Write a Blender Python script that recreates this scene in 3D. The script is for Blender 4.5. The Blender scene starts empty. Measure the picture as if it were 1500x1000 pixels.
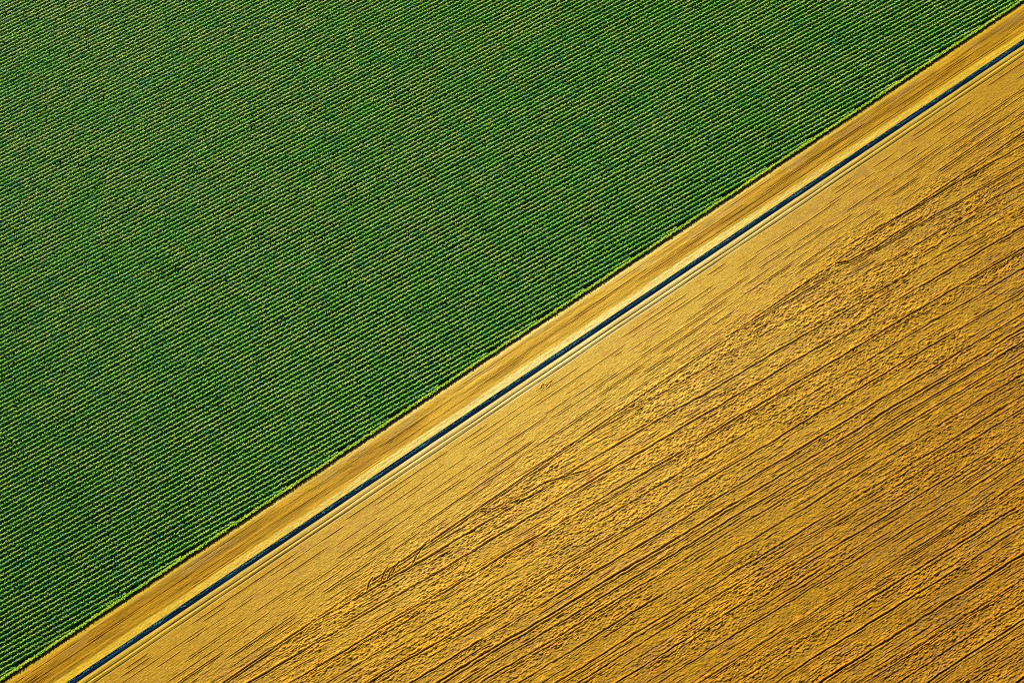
# Aerial view: green row crop, dirt track, narrow ditch and a harvested stubble field.
import bpy, math, random
import numpy as np
from mathutils import Matrix, Vector

rng = np.random.default_rng(11)
R_ = math.radians
scene = bpy.context.scene
COL = scene.collection

# ------------------------------------------------------------------ frame of the land (metres)
ROAD = R_(34.918)                      # heading of dirt track, ditch and headland
ROWS = R_(30.5364)                     # heading of crop rows and of the main stubble lines
ORG = np.array([-4.3726, 61.8846])     # point on the crop edge: s = 0, t = 0
E_S = np.array([math.cos(ROAD), math.sin(ROAD)])      # along the track
E_T = np.array([math.sin(ROAD), -math.cos(ROAD)])     # across, towards the stubble
E_P = np.array([math.cos(ROWS), math.sin(ROWS)])
E_Q = np.array([math.sin(ROWS), -math.cos(ROWS)])

def st2xy(s, t):
    return ORG[0] + s * E_S[0] + t * E_T[0], ORG[1] + s * E_S[1] + t * E_T[1]

# ------------------------------------------------------------------ noise
def _hash(ix, iy, seed):
    h = (ix.astype(np.uint32) * np.uint32(374761393)) ^ (iy.astype(np.uint32) * np.uint32(668265263)) ^ np.uint32((seed * 2246822519) & 0xffffffff)
    h = (h ^ (h >> np.uint32(13))) * np.uint32(1274126177)
    h = (h ^ (h >> np.uint32(16))) * np.uint32(2654435761)
    h = h ^ (h >> np.uint32(15))
    return h.astype(np.float64) / 4294967295.0

def vn(x, y, seed=0):
    """smooth value noise, 0..1"""
    x = np.asarray(x, float); y = np.asarray(y, float)
    fx = np.floor(x); fy = np.floor(y)
    ix = fx.astype(np.int64); iy = fy.astype(np.int64)
    u = x - fx; v = y - fy
    u = u * u * (3 - 2 * u); v = v * v * (3 - 2 * v)
    a = _hash(ix, iy, seed); b = _hash(ix + 1, iy, seed)
    c = _hash(ix, iy + 1, seed); d = _hash(ix + 1, iy + 1, seed)
    return (a * (1 - u) + b * u) * (1 - v) + (c * (1 - u) + d * u) * v

def sm(a, b, x):
    k = np.clip((x - a) / (b - a), 0, 1)
    return k * k * (3 - 2 * k)

def mixc(a, b, k):
    a = np.asarray(a, float); b = np.asarray(b, float)
    return a * (1 - k[..., None]) + b * k[..., None]

# ------------------------------------------------------------------ materials
def mat_vcol(name, rough=0.9, spec=0.2, grain=(60.0, 0.25), translucent=0.0):
    m = bpy.data.materials.new(name); m.use_nodes = True
    nt = m.node_tree; N = nt.nodes; L = nt.links
    b = N['Principled BSDF']
    b.inputs['Roughness'].default_value = rough
    b.inputs['Specular IOR Level'].default_value = spec
    at = N.new('ShaderNodeAttribute'); at.attribute_name = 'tint'
    if grain:
        tc = N.new('ShaderNodeNewGeometry')
        nz = N.new('ShaderNodeTexNoise'); nz.inputs['Scale'].default_value = grain[0] / 10
        nz.inputs['Detail'].default_value = 4
        L.new(tc.outputs['Position'], nz.inputs['Vector'])
        mr = N.new('ShaderNodeMapRange')
        mr.inputs['From Min'].default_value = 0.25; mr.inputs['From Max'].default_value = 0.75
        mr.inputs['To Min'].default_value = 1 - grain[1]; mr.inputs['To Max'].default_value = 1 + grain[1]
        L.new(nz.outputs['Fac'], mr.inputs['Value'])
        mu = N.new('ShaderNodeVectorMath'); mu.operation = 'SCALE'
        L.new(at.outputs['Color'], mu.inputs[0]); L.new(mr.outputs['Result'], mu.inputs['Scale'])
        colr = mu.outputs['Vector']
    else:
        colr = at.outputs['Color']
    L.new(colr, b.inputs['Base Color'])
    if translucent:
        tr = N.new('ShaderNodeBsdfTranslucent'); L.new(colr, tr.inputs['Color'])
        mx = N.new('ShaderNodeMixShader'); mx.inputs['Fac'].default_value = translucent
        L.new(b.outputs['BSDF'], mx.inputs[1]); L.new(tr.outputs['BSDF'], mx.inputs[2])
        L.new(mx.outputs['Shader'], N['Material Output'].inputs['Surface'])
    return m

M_LEAF = mat_vcol('crop_leaf', rough=0.45, spec=0.22, grain=None, translucent=0.18)
M_STUB = mat_vcol('stubble', rough=0.85, spec=0.15, grain=(45, 0.30))
M_TRACK = mat_vcol('dirt', rough=0.9, spec=0.12, grain=(45, 0.22))
M_SOIL = mat_vcol('dark_soil', rough=0.95, spec=0.1, grain=(30, 0.35))
M_REED = mat_vcol('reed', rough=0.6, spec=0.2, grain=None)
M_WATER = mat_vcol('ditch_water', rough=0.12, spec=0.5, grain=None)

# ------------------------------------------------------------------ mesh helper
def mesh_obj(name, verts, quads, tint, material, smooth=False):
    me = bpy.data.meshes.new(name)
    verts = np.ascontiguousarray(verts, np.float32); quads = np.ascontiguousarray(quads, np.int32)
    nv = len(verts); nf = len(quads)
    me.vertices.add(nv); me.vertices.foreach_set('co', verts.ravel())
    me.loops.add(nf * 4); me.loops.foreach_set('vertex_index', quads.ravel())
    me.polygons.add(nf)
    me.polygons.foreach_set('loop_start', np.arange(0, nf * 4, 4, dtype=np.int32))
    me.polygons.foreach_set('loop_total', np.full(nf, 4, np.int32))
    me.update(calc_edges=True)
    at = me.attributes.new('tint', 'FLOAT_COLOR', 'POINT')
    c4 = np.ones((nv, 4), np.float32); c4[:, :3] = tint
    at.data.foreach_set('color', c4.ravel())
    me.materials.append(material)
    me.polygons.foreach_set('use_smooth', np.full(nf, smooth, bool))
    o = bpy.data.objects.new(name, me); COL.objects.link(o)
    return o

def grid_quads(ns, nt, off=0):
    i = np.arange(ns - 1)[:, None] * nt + np.arange(nt - 1)[None, :] + off
    i = i.ravel()
    return np.stack([i, i + 1, i + nt + 1, i + nt], 1)[:, ::-1]   # upward normals (s, -t)

def strip(name, sarr, tarr, hfun, cfun, material, smooth=False):
    S, T = np.meshgrid(sarr, tarr, indexing='ij')
    S = S.ravel(); T = T.ravel()
    z = hfun(S, T); x, y = st2xy(S, T)
    q = grid_quads(len(sarr), len(tarr))
    return mesh_obj(name, np.stack([x, y, z], 1), q, cfun(S, T, z), material, smooth)

def tag(o, label=None, cat=None, group=None, kind=None):
    if label: o['label'] = label
    if cat: o['category'] = cat
    if group: o['group'] = group
    if kind: o['kind'] = kind

def long_s(step, lo=-116, hi=126, far=600):
    return np.concatenate([np.arange(-far, lo, 22.0), np.arange(lo, hi, step), np.arange(hi, far, 22.0)])

# hotspot and vignette put into the soil colour: pale mid-track, darker and redder outwards
def hotspot(s, t):
    return np.exp(-(((s - 4) / 52) ** 2 + ((t - 5) / 24) ** 2))

# ------------------------------------------------------------------ ground sheet to the horizon
g = np.concatenate([np.linspace(-6000, -600, 28), np.linspace(-500, 500, 41), np.linspace(600, 6000, 28)])
strip('ground', g, g, lambda s, t: np.full(s.shape, -1.6) + 0 * s,
      lambda s, t, z: mixc((.10, .10, .03), (.26, .17, .05), sm(-5, 5, t)), M_SOIL)['kind'] = 'structure'

# ------------------------------------------------------------------ crop field soil
def soil_h(s, t):
    return 0.05 * (vn(s / .9, t / .9, 3) - .5) - 0.02
def soil_c(s, t, z):
    k = vn(s / 3, t / 3, 4)
    return mixc((.002, .022, .004), (.005, .042, .006), k)
ss = long_s(1.0)
ts = np.concatenate([np.arange(-640, -130, 20.0), np.arange(-130, -.01, 1.0), [0.0]])
o = strip('crop_field', ss, ts, soil_h, soil_c, M_SOIL); tag(o, kind='structure')

# ------------------------------------------------------------------ dirt track (t 0 .. 5.95)
def track_h(s, t):
    h = 0.035 * (vn(s / 1.6, t / .22, 21) - .5) + 0.05 * (vn(s / 14, t / .28, 22) - .5)
    h += 0.05 * (vn(s / .3, t / .2, 23) - .5) * sm(.8, 1.4, t)
    for tc, d, w, sd in ((2.62, .10, .07, 31), (2.95, .07, .05, 32), (3.35, .08, .06, 33), (4.28, .07, .09, 34), (1.55, .05, .07, 35), (3.8, .05, .05, 36), (2.1, .04, .06, 37)):
        cc = tc + .10 * (vn(s / 16, s * 0 + sd, sd) - .5)
        on = sm(.28, .55, vn(s / 9, s * 0 + sd * 3, sd + 50))
        h -= 1.5 * d * on * np.exp(-((t - cc) / w) ** 2)
        h += .45 * d * on * np.exp(-((t - cc - 2.2 * w) / w) ** 2)
    return h * sm(0, .3, t) * sm(5.95, 5.6, t)
def track_c(s, t, z):
    d = hotspot(s, t)
    base = mixc((.50, .262, .010), (.70, .425, .048), d)
    n = vn(s / 7, t / .17, 41) * .5 + vn(s / 2.0, t / .3, 42) * .3 + vn(s / 22, t / .5, 43) * .4
    base = base * (0.36 + 1.05 * n)[:, None]
    # reddish and greyish patches of bare soil in the wheel lanes
    lane = np.exp(-((t - 3.1) / .9) ** 2) * .55 + np.exp(-((t - 1.7) / .7) ** 2) * .25
    base = mixc(base, base * np.array([.70, .60, .55]), np.clip(lane * vn(s / 9, t / .8, 44) * 1.7, 0, 1))
    dusty = sm(.5, .8, vn(s / 3.2, t / 1.0, 45)) * sm(.7, 1.3, t) * sm(2.9, 2.0, t)
    base = mixc(base, np.array([.50, .36, .16]) * (.7 + .5 * d)[:, None], dusty * .22)
    # pale, dry margins beside the crop and above the ditch
    edge = np.exp(-((t - .72) / .26) ** 2) * (.7 + .5 * vn(s / 5, t, 46))
    ew = 4.75 + .35 * (vn(s / 6, s * 0, 47) - .5)
    edge = np.maximum(edge, sm(ew - .15, ew + .25, t) * .95)
    pale = mixc((.72, .46, .025), (.92, .72, .22), d)
    base = mixc(base, pale * (.86 + .26 * vn(s / .5, t / .3, 48))[:, None], np.clip(edge, 0, 1))
    base = mixc(base, base * np.array([.30, .26, .24]), sm(.34, .22, t))      # border row's shadow darkened into the track colour
    return np.clip(base, .01, .95)
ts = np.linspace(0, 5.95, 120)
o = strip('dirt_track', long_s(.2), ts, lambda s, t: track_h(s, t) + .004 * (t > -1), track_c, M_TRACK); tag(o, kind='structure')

# ------------------------------------------------------------------ ditch: trench, water, banks
PT = np.array([5.95, 6.03, 6.10, 6.20, 6.35, 6.66, 6.78, 6.83, 6.90])
PZ = np.array([0.0, -.06, -.22, -.42, -.60, -.60, -.34, -.14, .0])
def ditch_h(s, t):
    tw = t + .07 * (vn(s / 1.3, s * 0, 60) - .5) * sm(5.95, 6.1, t) * sm(6.90, 6.8, t)
    return np.interp(tw, PT, PZ)
def ditch_c(s, t, z):
    c = mixc((.012, .05, .06), (.03, .06, .03), vn(s / .8, t / .2, 61))
    return mixc(c, np.array([.60, .42, .10]), sm(-.12, -.01, z) * sm(6.4, 6.7, t))
o = strip('ditch', long_s(.25), np.linspace(5.95, 6.90, 20), ditch_h, ditch_c, M_SOIL); tag(o, kind='structure')

def water_c(s, t, z):
    k = np.clip((t - 6.05) / .75 + .25 * (vn(s / 2.5, t / .3, 63) - .5), 0, 1)
    c = mixc((.013, .075, .135), (.0012, .005, .022), sm(0.25, .65, k))
    return c * (.45 + 1.1 * vn(s / 4, t / .15, 64))[:, None]
o = strip('water', long_s(.5), np.linspace(6.05, 6.86, 24), lambda s, t: np.full(s.shape, -.20), water_c, M_WATER, True); tag(o, kind='structure')

def bank_h(s, t):
    h = .07 * np.exp(-((t - 7.28) / .22) ** 2) + .09 * np.exp(-((t - 8.05) / .16) ** 2)
    w1 = 7.70 + .10 * (vn(s / 9, s * 0, 70) - .5); w2 = 8.42 + .10 * (vn(s / 12, s * 0, 71) - .5)
    h -= .17 * (.45 + .9 * vn(s / 4, s * 0, 72)) * np.exp(-((t - w1) / .075) ** 2)
    h -= .17 * (.5 + .8 * vn(s / 5, s * 0, 73)) * np.exp(-((t - w2) / .07) ** 2)
    h += .02 * (vn(s / .4, t / .12, 74) - .5)
    return h * sm(6.90, 7.0, t)
def bank_c(s, t, z):
    d = hotspot(s, t) * (.55 + .6 * vn(s / 7, t / .3, 76))
    pale = mixc((.60, .375, .025), (.88, .70, .27), d)
    pale = pale * (.8 + .35 * vn(s / 4, t / .1, 75))[:, None]
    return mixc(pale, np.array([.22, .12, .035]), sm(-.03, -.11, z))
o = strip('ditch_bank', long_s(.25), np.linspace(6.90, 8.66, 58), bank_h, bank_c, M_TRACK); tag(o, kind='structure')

# ------------------------------------------------------------------ stubble field
NARROW = dict()
def line_table(q0, q1, step, items, dq=.01):
    """1-D profile of many grooves with raised berms; items = (centre, depth, width)"""
    n = int((q1 - q0) / dq); x = q0 + np.arange(n) * dq; h = np.zeros(n)
    for c, d, w in items:
        a = max(int((c - 8 * w - q0) / dq), 0); b = min(int((c + 8 * w - q0) / dq), n)
        if b <= a: continue
        y = x[a:b] - c
        h[a:b] += -d * np.exp(-(y / w) ** 2) + .42 * d * np.exp(-((y + 2.1 * w) / (1.2 * w)) ** 2) + .30 * d * np.exp(-((y - 2.0 * w) / (1.1 * w)) ** 2)
    return x, h

rr = random.Random(5)
QA, QB = -60.0, 170.0
strong, medium, fine = [], [], []
q = QA
while q < QB:
    strong.append((q, rr.uniform(.20, .34), rr.uniform(.08, .12)))
    if rr.random() < .35: strong.append((q + rr.uniform(.35, .6), rr.uniform(.10, .2), .065))
    q += rr.choice([1.6, 2.2, 2.9, 3.0, 3.1, 3.4]) * rr.uniform(.9, 1.1)
q = QA
while q < QB:
    medium.append((q, rr.uniform(.09, .18), rr.uniform(.07, .10))); q += rr.uniform(.5, 1.1)
q = QA
while q < QB:
    fine.append((q, rr.uniform(.04, .09), rr.uniform(.065, .085))); q += rr.uniform(.4, .85)
XS, HS = line_table(QA, QB, 0, strong); XM, HM = line_table(QA, QB, 0, medium); XF, HF = line_table(QA, QB, 0, fine)
head = []
q = 8.7
while q < 26:
    head.append((q, rr.uniform(.05, .13), rr.uniform(.055, .065))); q += rr.uniform(.3, .95)
XH, HH = line_table(0, 40, 0, head)

# wheel marks where machines turned at the end of the headland (s, t)
MARKS = [
 ([(-24.2, 20.3), (-22.59, 21.42), (-19.93, 21.95), (-16.32, 22.47), (-13.2, 22.77), (-6.68, 24.9)], .17, .085),
 ([(-24.41, 20.62), (-23.05, 21.7), (-20.36, 22.59), (-16.82, 23.19), (-13.77, 23.58)], .12, .08),
 ([(-37.87, 21.38), (-36.29, 20.54), (-34.89, 19.95), (-33.62, 19.79)], .13, .10),
 ([(-45.83, 20.71), (-44.9, 19.83), (-44.12, 19.6)], .19, .08),
 ([(-43.14, 20.67), (-42.17, 19.93), (-41.28, 19.53)], .19, .08),
 ([(-42.24, 21.04), (-41.17, 20.37), (-40.34, 20.05)], .19, .08),
 ([(-41.02, 20.73), (-40.1, 20.08), (-39.32, 19.86)], .19, .08),
 ([(48.39, 20.23), (50.67, 21.24), (52.98, 21.5), (56.1, 21.88), (59.92, 21.81), (65.68, 22.16)], .20, .095),
 ([(-4.9, 9.55), (-4.5, 9.25), (-4.1, 9.22)], .11, .09),
 ([(-4.0, 9.82), (-3.5, 9.62)], .11, .09),
 ([(-3.3, 9.62), (-2.7, 9.57)], .12, .08),
 ([(48.23, 20.42), (49.67, 20.83), (50.49, 21.27)], .12, .08),
]
def mark_h(s, t):
    h = np.zeros(s.shape)
    sel = np.nonzero(((t > 18) & (t < 27)) | ((t < 10.6) & (np.abs(s + 4) < 3)))[0]
    if len(sel) == 0: return h
    S = s[sel]; T = t[sel]
    for pts, d, w in MARKS:
        best = np.full(S.shape, 1e9)
        for (a, b), (c, e) in zip(pts[:-1], pts[1:]):
            dx, dy = c - a, e - b
            k = np.clip(((S - a) * dx + (T - b) * dy) / (dx * dx + dy * dy), 0, 1)
            best = np.minimum(best, np.hypot(S - a - k * dx, T - b - k * dy))
        h[sel] += -1.4 * d * np.exp(-(best / w) ** 2) + .7 * d * np.exp(-((best - 2.2 * w) / w) ** 2)
    return h

CD, SD = math.cos(ROAD - ROWS), math.sin(ROAD - ROWS)
def stubble(s, t):
    # p along the main lines, q across them
    p = s * CD + t * SD; q = -s * SD + t * CD
    tb = 20.0 + .35 * (vn(s / 30, s * 0, 80) - .5)
    inner = sm(tb - 3.0, tb + 1.2, t + 2.5 * (vn(s / 6, t / 1.5, 96) - .5))                    # 0 headland, 1 main field
    qw = q + .30 * (vn(p / 11, q / 6, 81) - .5) + .16 * (vn(p / 1.5, q / .7, 82) - .5)
    ms = .55 + .55 * sm(.25, .65, vn(p / 13, q / 1.2, 83))
    mm = 1.05 * sm(.46, .70, vn(p / 3.6, q / .6, 84))
    mf = 1.0 * sm(.49, .72, vn(p / 1.8, q / .45, 85))
    hm = np.interp(qw, XS, HS) * ms + np.interp(qw, XM, HM) * mm + np.interp(qw, XF, HF) * mf
    patch = sm(.34, .66, vn(p / 11, q / 2.4, 86))
    n1 = vn(p / .50, q / .22, 87) - .5; n2 = vn(p / .30, q / .18, 88) - .5
    skew = vn((p + .5 * q) / .36, (q - .3 * p) / .24, 89) - .5
    n3 = vn(p / 1.8, q / .25, 187); n4 = vn((p + .8 * q) / .8, q / .23, 188)
    n5 = vn((p - 1.0 * q) / .42, q / .24, 189) - .5
    blk = sm(.25, .7, vn(p / 6, q / 1.1, 190))
    hm += (.09 * n1 + .14 * n2 + .13 * skew + .15 * n5) * (.55 + .55 * patch)
    hm += (.24 * np.abs(n3 - .5) + .20 * np.abs(n4 - .5) * patch) * (.30 + .9 * blk) - .025
    tw = t + .10 * (vn(s / 12, t / 4, 90) - .5)
    mh = 1.7 * sm(.46, .70, vn(s / 4.5, t / .5, 91)) + .22
    grow = sm(9, 18, t)
    hh = np.interp(tw, XH, HH) * mh * (.7 + .5 * grow)
    hh += (.05 * (vn((s + .7 * t) / .4, (t - .2 * s) / .25, 92) - .5) + .06 * (vn((s - .6 * t) / .27, t / .19, 93) - .5) + .13 * np.abs(vn(s / 1.6, t / .22, 193) - .5)) * (.35 + .8 * grow)
    rough_h = sm(.45, .7, vn(s / 9, t / 2.0, 94)) * sm(13, 18, t)
    hh += (.15 * n1 + .13 * skew) * rough_h * .9
    h = hh * (1 - inner) + hm * inner
    # the rut that parts the headland from the main field
    y = t - tb
    rut = .5 + .8 * vn(s / 10, s * 0, 95)
    h += rut * (-.22 * np.exp(-(y / .085) ** 2) + .10 * np.exp(-((y + .2) / .1) ** 2) - .13 * np.exp(-((y - .42) / .07) ** 2) + .07 * np.exp(-((y - .22) / .08) ** 2))
    h += mark_h(s, t)
    h *= sm(8.66, 8.9, t)
    return h, inner, p, q, patch

def stub_c(s, t, h, inner, p, q, patch):
    d = np.exp(-(((s - 0) / 62) ** 2 + ((t - 8) / 34) ** 2))  # bright centre of the view, painted into the field colour
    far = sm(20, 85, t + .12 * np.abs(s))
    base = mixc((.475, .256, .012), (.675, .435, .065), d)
    base = mixc(base, np.array([.365, .172, .010]), far * .9)  # vignette: base colour darkened towards the far corner
    # straw litter in yellow drifts, bare brown soil between
    lit = vn(p / 1.6, q / .45, 101) * .5 + vn(p / .5, q / .22, 102) * .5
    drift = vn(p / 18, q / 3.0, 103)
    yellow = np.array([.60, .325, .008])
    base = mixc(base, yellow * (.85 + .5 * d)[:, None], np.clip((lit - .35) * 1.6 * sm(.3, .7, drift), 0, 1) * (.25 + .6 * inner))
    soilm = sm(.55, .8, vn(p / 1.6, q / .5, 104)) * sm(.4, .7, vn(p / 14, q / 5, 105))
    base = mixc(base, np.array([.40, .205, .050]) * (.8 + .7 * d)[:, None], soilm * .5)
    orange = sm(.6, .85, vn(p / 2.2, q / .7, 106)) * (.3 + .5 * far)
    base = mixc(base, np.array([.58, .25, .010]), orange * .5)
    # straw crests carry painted highlights, earth hollows carry painted furrow shadow
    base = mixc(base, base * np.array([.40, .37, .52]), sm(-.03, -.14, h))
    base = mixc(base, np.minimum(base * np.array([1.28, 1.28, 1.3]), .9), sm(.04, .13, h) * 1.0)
    base = base * (.80 + .40 * vn(p / .22, q / .14, 107))[:, None]
    fleck = (vn(p / .2, q / .13, 108) > .94) & (vn(p / 5, q / 2, 109) > .5)
    base[fleck] = base[fleck] * .3 + np.array([.75, .62, .30]) * .7
    return np.clip(base, .01, .92)

# dense blocks where the field shows its relief, coarse blocks further out
TRI = np.array([(-100., 0.), (110., 0.), (28., 88.)])
def near_frame(cs, ct, m):
    ins = True
    for i in range(3):
        a = TRI[i]; b = TRI[(i + 1) % 3]
        dd = b - a; L = math.hypot(*dd)
        dist = (dd[0] * (ct - a[1]) - dd[1] * (cs - a[0])) / L
        if dist < -m: ins = False
    return ins
BV, BQ, BC = [], [], []; off = 0
T0, T1 = 8.66, 18.0                                    # headland strip; the main field starts at T1
def block(a0, a1, na, b0, b1, nb, main):
    """a patch of field; the headland is laid out along the track, the main field along its own lines"""
    global off
    A, B = np.meshgrid(np.linspace(a0, a1, na), np.linspace(b0, b1, nb), indexing='ij')
    A = A.ravel(); B = B.ravel(); q4 = grid_quads(na, nb)
    if main:
        out = (-0 * A) + A * SD + B * CD < T1            # t of the point (inverse of p, q)
        B = np.where(out, (T1 - A * SD) / CD, B)
        q4 = q4[~out[q4].all(1)]
        if len(q4) == 0: return
        S = A * CD - B * SD; T = A * SD + B * CD
    else:
        S, T = A, B
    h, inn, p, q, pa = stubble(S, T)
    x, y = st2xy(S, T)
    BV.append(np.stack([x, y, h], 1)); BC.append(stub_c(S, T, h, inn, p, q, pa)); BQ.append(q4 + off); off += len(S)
for i in range(-15, 16):
    if abs(i) <= 3: block(i * 40. - 20, i * 40. + 20, 251, T0, T1, 181, False)
    else: block(i * 40. - 20, i * 40. + 20, 15, T0, T1, 8, False)
for i in range(-15, 16):
    for j in range(-2, 16):
        p0, q0 = i * 40., j * 40.
        cs, ct = (p0 + 20) * CD - (q0 + 20) * SD, (p0 + 20) * SD + (q0 + 20) * CD
        if ct < T1 - 30: continue
        if not near_frame(cs, ct, 42):
            block(p0, p0 + 40, 13, q0, q0 + 40, 13, True); continue
        for a in range(5):
            for b in range(5):
                pp, qq = p0 + a * 8, q0 + b * 8
                cs, ct = (pp + 4) * CD - (qq + 4) * SD, (pp + 4) * SD + (qq + 4) * CD
                if ct < T1 - 7: continue
                if near_frame(cs, ct, 17): block(pp, pp + 8, 61, qq, qq + 8, 129, True)
                else: block(pp, pp + 8, 4, qq, qq + 8, 4, True)
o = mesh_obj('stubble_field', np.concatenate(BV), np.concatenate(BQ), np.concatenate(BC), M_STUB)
tag(o, kind='structure')
del BV, BQ, BC

# ------------------------------------------------------------------ leaves
def leaf_verts(base, az, rise, length, width, droop):
    """bent leaf blades: 3 stations x 2 verts, two quads each"""
    n = len(az)
    dx = np.cos(az); dy = np.sin(az)
    px = -dy; py = dx
    st = []
    r1 = .5 * length * np.cos(rise); z1 = .5 * length * np.sin(rise)
    r2 = r1 + .5 * length * np.cos(droop); z2 = z1 - .5 * length * np.sin(droop)
    for r, z, w in ((0 * r1, 0 * z1, .55), (r1, z1, 1.0), (r2, z2, .35)):
        cx = base[:, 0] + dx * r; cy = base[:, 1] + dy * r; cz = base[:, 2] + z
        hw = width * w * .5
        st.append(np.stack([cx + px * hw, cy + py * hw, cz], 1)); st.append(np.stack([cx - px * hw, cy - py * hw, cz], 1))
    v = np.stack(st, 1).reshape(-1, 3)
    b = np.arange(n)[:, None] * 6
    q1 = b + np.array([[0, 1, 3, 2]]); q2 = b + np.array([[2, 3, 5, 4]])
    return v, np.concatenate([q1, q2])

def crop_colour(x, y, s, t):
    """per plant tint: patches of yellow green, blue green and a few tired plants"""
    k = vn(x / 2.0, y / 1.1, 201) * .40 + vn(x / .8, y / .6, 205) * .30 + vn(x / 6, y / 4, 202) * .30
    c = mixc((.300, .900, .070), (.600, .970, .130), sm(.28, .72, k))
    far = sm(30, 110, -t)  # haze over the far corner, mixed into the plant tint
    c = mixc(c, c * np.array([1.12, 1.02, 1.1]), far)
    low = sm(-20, -100, s) * sm(70, 0, -t)  # vignette at the lower left, painted as darker plants
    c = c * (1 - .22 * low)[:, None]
    mid = np.exp(-(((s + 5) / 60) ** 2 + ((t + 40) / 45) ** 2))  # brighter light mid-field, put into the leaf colour
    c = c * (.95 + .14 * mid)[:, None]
    teal = sm(.70, .9, vn(x / 1.1, y / .8, 203))
    c = mixc(c, np.array([.12, .62, .20]), teal * .7)
    tired = (vn(x / .9, y / .7, 204) > .90)
    c[tired] = c[tired] * .4 + np.array([.72, .74, .12]) * .6
    return np.clip(c, 0, .95)

def row_mesh(name, pts, hgt, tint, halfw, nleaf=6, material=M_LEAF):
    n = len(pts)
    V, Q, C = [], [], []; off = 0
    for l in range(nleaf):
        fr = (l + .5) / nleaf
        az = np.where(rng.uniform(0, 1, n) < .75 * fr + .1, ROAD - math.pi / 2 + rng.normal(0, .8, n), rng.uniform(0, 2 * math.pi, n))
        length = halfw * rng.uniform(.75, 1.25, n) * (1.20 - .40 * fr)
        base = np.stack([pts[:, 0] + rng.normal(0, .02, n), pts[:, 1] + rng.normal(0, .02, n), hgt * (.25 + .62 * fr)], 1)
        v, q = leaf_verts(base, az, R_(20) + rng.uniform(0, R_(40), n), length, rng.uniform(.12, .19, n), rng.uniform(R_(-10), R_(30), n))
        V.append(v); Q.append(q + off); off += len(v)
        leaf_shade = np.array([.24, .34, .18]) * (1 - fr) + np.array([1.06, 1.04, 1.08]) * fr     # shade painted into the lower leaves' tint, top leaves lightened
        C.append(np.repeat(np.minimum(tint * leaf_shade * (rng.uniform(.8, 1.22, n) * (.55 + .5 * fr))[:, None], .96), 6, 0))
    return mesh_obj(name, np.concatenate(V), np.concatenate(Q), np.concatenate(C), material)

# ------------------------------------------------------------------ crop rows
SP = .75
NV = np.array([-math.sin(ROWS), math.cos(ROWS)])          # across the rows, away from the track
FRAME = np.array([(-45.2, -114.0), (-100., 0.), (110., 0.)])   # the part of the field in view (s, t)
def clip_row(u, margin):
    """p-range of the row at offset u within the viewed land plus a margin"""
    # points: P = NV*u + E_P*p  -> s,t linear in p
    lo, hi = -1e9, 1e9
    P0 = NV * u - ORG
    s0, t0 = P0 @ E_S, P0 @ E_T
    ds, dt = E_P @ E_S, E_P @ E_T
    def half(a, b, m):
        nonlocal lo, hi
        d = b - a; L = math.hypot(*d)
        c0 = (d[0] * (t0 - a[1]) - d[1] * (s0 - a[0])) / L      # inside = negative for this winding
        c1 = (d[0] * dt - d[1] * ds) / L
        # need -(c0 + c1 p) > -m  ->  c0 + c1 p < m
        if abs(c1) < 1e-9: return
        k = (m - c0) / c1
        if c1 > 0: hi = min(hi, k)
        else: lo = max(lo, k)
    tri = FRAME
    cen = tri.mean(0)
    for i in range(3):
        a = tri[i]; b = tri[(i + 1) % 3]
        d = b - a
        if d[0] * (cen[1] - a[1]) - d[1] * (cen[0] - a[0]) > 0: a, b = b, a
        half(a, b, -.62 if i == 1 else margin)
    return lo, hi

GROUP = 'parallel green crop rows'
K_TL, K_TR, K_BL = 221, 85, 64
made = 0
for k in range(K_BL - 6, K_TL + 5):
    u = k * SP
    lo, hi = clip_row(u, 12.0)
    if hi - lo < 9: continue
    n = int((hi - lo) / .22)
    p = lo + (np.arange(n) + rng.uniform(-.25, .25, n)) * .22
    w = .07 * (vn(p / 5, p * 0 + k, 210) - .5) + rng.normal(0, .025, n)
    x = NV[0] * (u + w) + E_P[0] * p; y = NV[1] * (u + w) + E_P[1] * p
    ds = (x - ORG[0]) * E_S[0] + (y - ORG[1]) * E_S[1]; dtt = (x - ORG[0]) * E_T[0] + (y - ORG[1]) * E_T[1]
    vig = vn(x / 2.6, y / 1.7, 211) * .6 + vn(p / 1.3, p * 0 + k, 212) * .4
    keep = (rng.uniform(0, 1, n) < np.clip(.45 + 1.6 * vig, 0, 1)) | (np.arange(n) % 2 == 0)
    hgt = (.37 + .20 * vig) * rng.uniform(.85, 1.15, n)
    x, y, hgt, ds, dtt = x[keep], y[keep], hgt[keep], ds[keep], dtt[keep]
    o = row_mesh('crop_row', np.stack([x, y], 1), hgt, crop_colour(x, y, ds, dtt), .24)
    made += 1
    if k == K_TL - 1: lab = 'shortest crop row in the upper left corner of the field'
    elif k > K_TR + 1: lab = 'narrow leafy green crop row running straight across the field and out of the top edge'
    elif k in (K_TR, K_TR + 1): lab = 'leafy green crop row that meets the lime border row near the upper right corner'
    elif k == K_BL + 1: lab = 'shortest crop row in the lower left corner, squeezed against the lime border row'
    else: lab = 'narrow leafy green crop row ending at the lime border row beside the dirt track'
    tag(o, lab, 'crop row', GROUP)

# ------------------------------------------------------------------ border row of lime green plants along the track
n = int(245 / .05)
s = -116 + (np.arange(n) + rng.uniform(-.4, .4, n)) * .05
t = -.23 + rng.normal(0, .085, n) + .04 * (vn(s / 3.5, s * 0, 220) - .5)
x, y = st2xy(s, t)
kk = vn(s / 2.5, t, 221)
tint = mixc((.36, .72, .020), (.76, .90, .045), kk)
o = row_mesh('border_row', np.stack([x, y], 1), rng.uniform(.42, .52, n), tint, .21)
tag(o, 'bright lime green row of plants edging the field along the dirt track', 'crop row')

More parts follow.
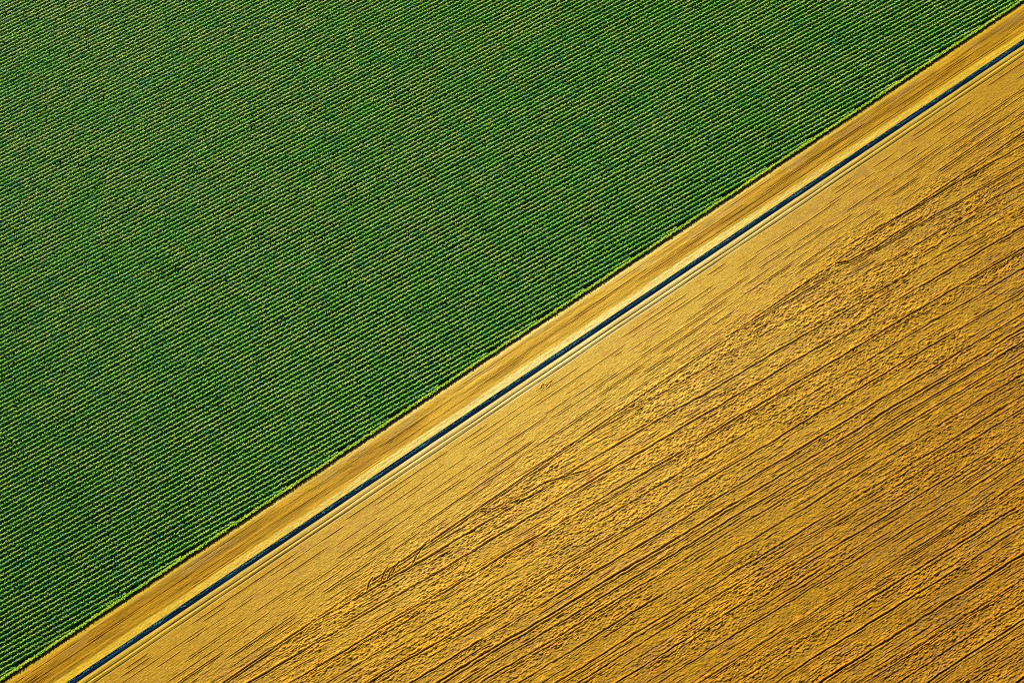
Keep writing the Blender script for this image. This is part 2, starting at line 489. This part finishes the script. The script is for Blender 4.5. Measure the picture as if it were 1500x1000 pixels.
# ------------------------------------------------------------------ blue green sedge on the ditch edge
n = 5200
s = rng.uniform(-116, 126, n)
reach = .03 + .46 * vn(s / 1.6, s * 0, 230) ** 1.6
t = 6.00 + rng.uniform(0, 1, n) * reach
keep = rng.uniform(0, 1, n) < sm(.25, .5, vn(s / 2.2, s * 0, 231)) + .25
s, t = s[keep], t[keep]; n = len(s)
x, y = st2xy(s, t)
tint = mixc((.03, .17, .24), (.09, .36, .38), vn(s / .7, t / .2, 232))
V, Q, C = [], [], []; off = 0
for l in range(3):
    v, q = leaf_verts(np.stack([x, y, np.maximum(np.interp(t, PT, PZ), -.14)], 1), ROAD - math.pi / 2 + rng.normal(0, 1.0, n), rng.uniform(R_(20), R_(50), n), rng.uniform(.09, .18, n), rng.uniform(.04, .08, n), rng.uniform(R_(0), R_(40), n))
    V.append(v); Q.append(q + off); off += len(v); C.append(np.repeat(tint * rng.uniform(.7, 1.2, n)[:, None], 6, 0))
o = mesh_obj('sedge', np.concatenate(V), np.concatenate(Q), np.concatenate(C), M_REED)
tag(o, 'blue green sedge fringing the near side of the narrow ditch', 'sedge', kind='stuff')

# ------------------------------------------------------------------ light
EL, AZ = R_(38), R_(33)          # sun high in the upper left, AZ measured from +Y towards -X
D = Vector((-math.cos(EL) * math.sin(AZ), math.cos(EL) * math.cos(AZ), math.sin(EL)))
sun = bpy.data.lights.new('sun', 'SUN'); sun.energy = 5.0; sun.angle = R_(.5); sun.color = (1.0, .95, .86)
so = bpy.data.objects.new('sun', sun); COL.objects.link(so)
so.rotation_euler = D.to_track_quat('Z', 'Y').to_euler(); so.location = (0, 0, 300)
w = bpy.data.worlds.new('World'); scene.world = w; w.use_nodes = True
N = w.node_tree.nodes; L = w.node_tree.links
sky = N.new('ShaderNodeTexSky'); sky.sky_type = 'NISHITA'; sky.sun_disc = False
sky.sun_elevation = EL; sky.sun_rotation = -AZ
L.new(sky.outputs['Color'], N['Background'].inputs['Color']); N['Background'].inputs['Strength'].default_value = .05

# ------------------------------------------------------------------ camera: about 170 m up, looking steeply down
Rm = [[0.99906346, 0.00714637, 0.04267464], [0.00714637, 0.94546864, -0.32563475], [-0.04267464, 0.32563475, 0.94453210]]
cam = bpy.data.cameras.new('camera'); co = bpy.data.objects.new('camera', cam); COL.objects.link(co)
mw = Matrix(Rm).to_4x4(); mw.translation = (0, 0, 172.547)
co.matrix_world = mw
cam.sensor_fit = 'HORIZONTAL'; cam.sensor_width = 36; cam.lens = 36 * 1600 / 1500
cam.clip_start = 1; cam.clip_end = 20000
scene.camera = co

scene.view_settings.view_transform = 'Standard'; scene.view_settings.look = 'None'
scene.view_settings.exposure = 0; scene.view_settings.gamma = 1
scene.render.engine = 'CYCLES'
scene.cycles.use_denoising = False
scene.cycles.max_bounces = 4; scene.cycles.diffuse_bounces = 2; scene.cycles.glossy_bounces = 2; scene.cycles.transparent_max_bounces = 2
scene.cycles.filter_width = 1.05
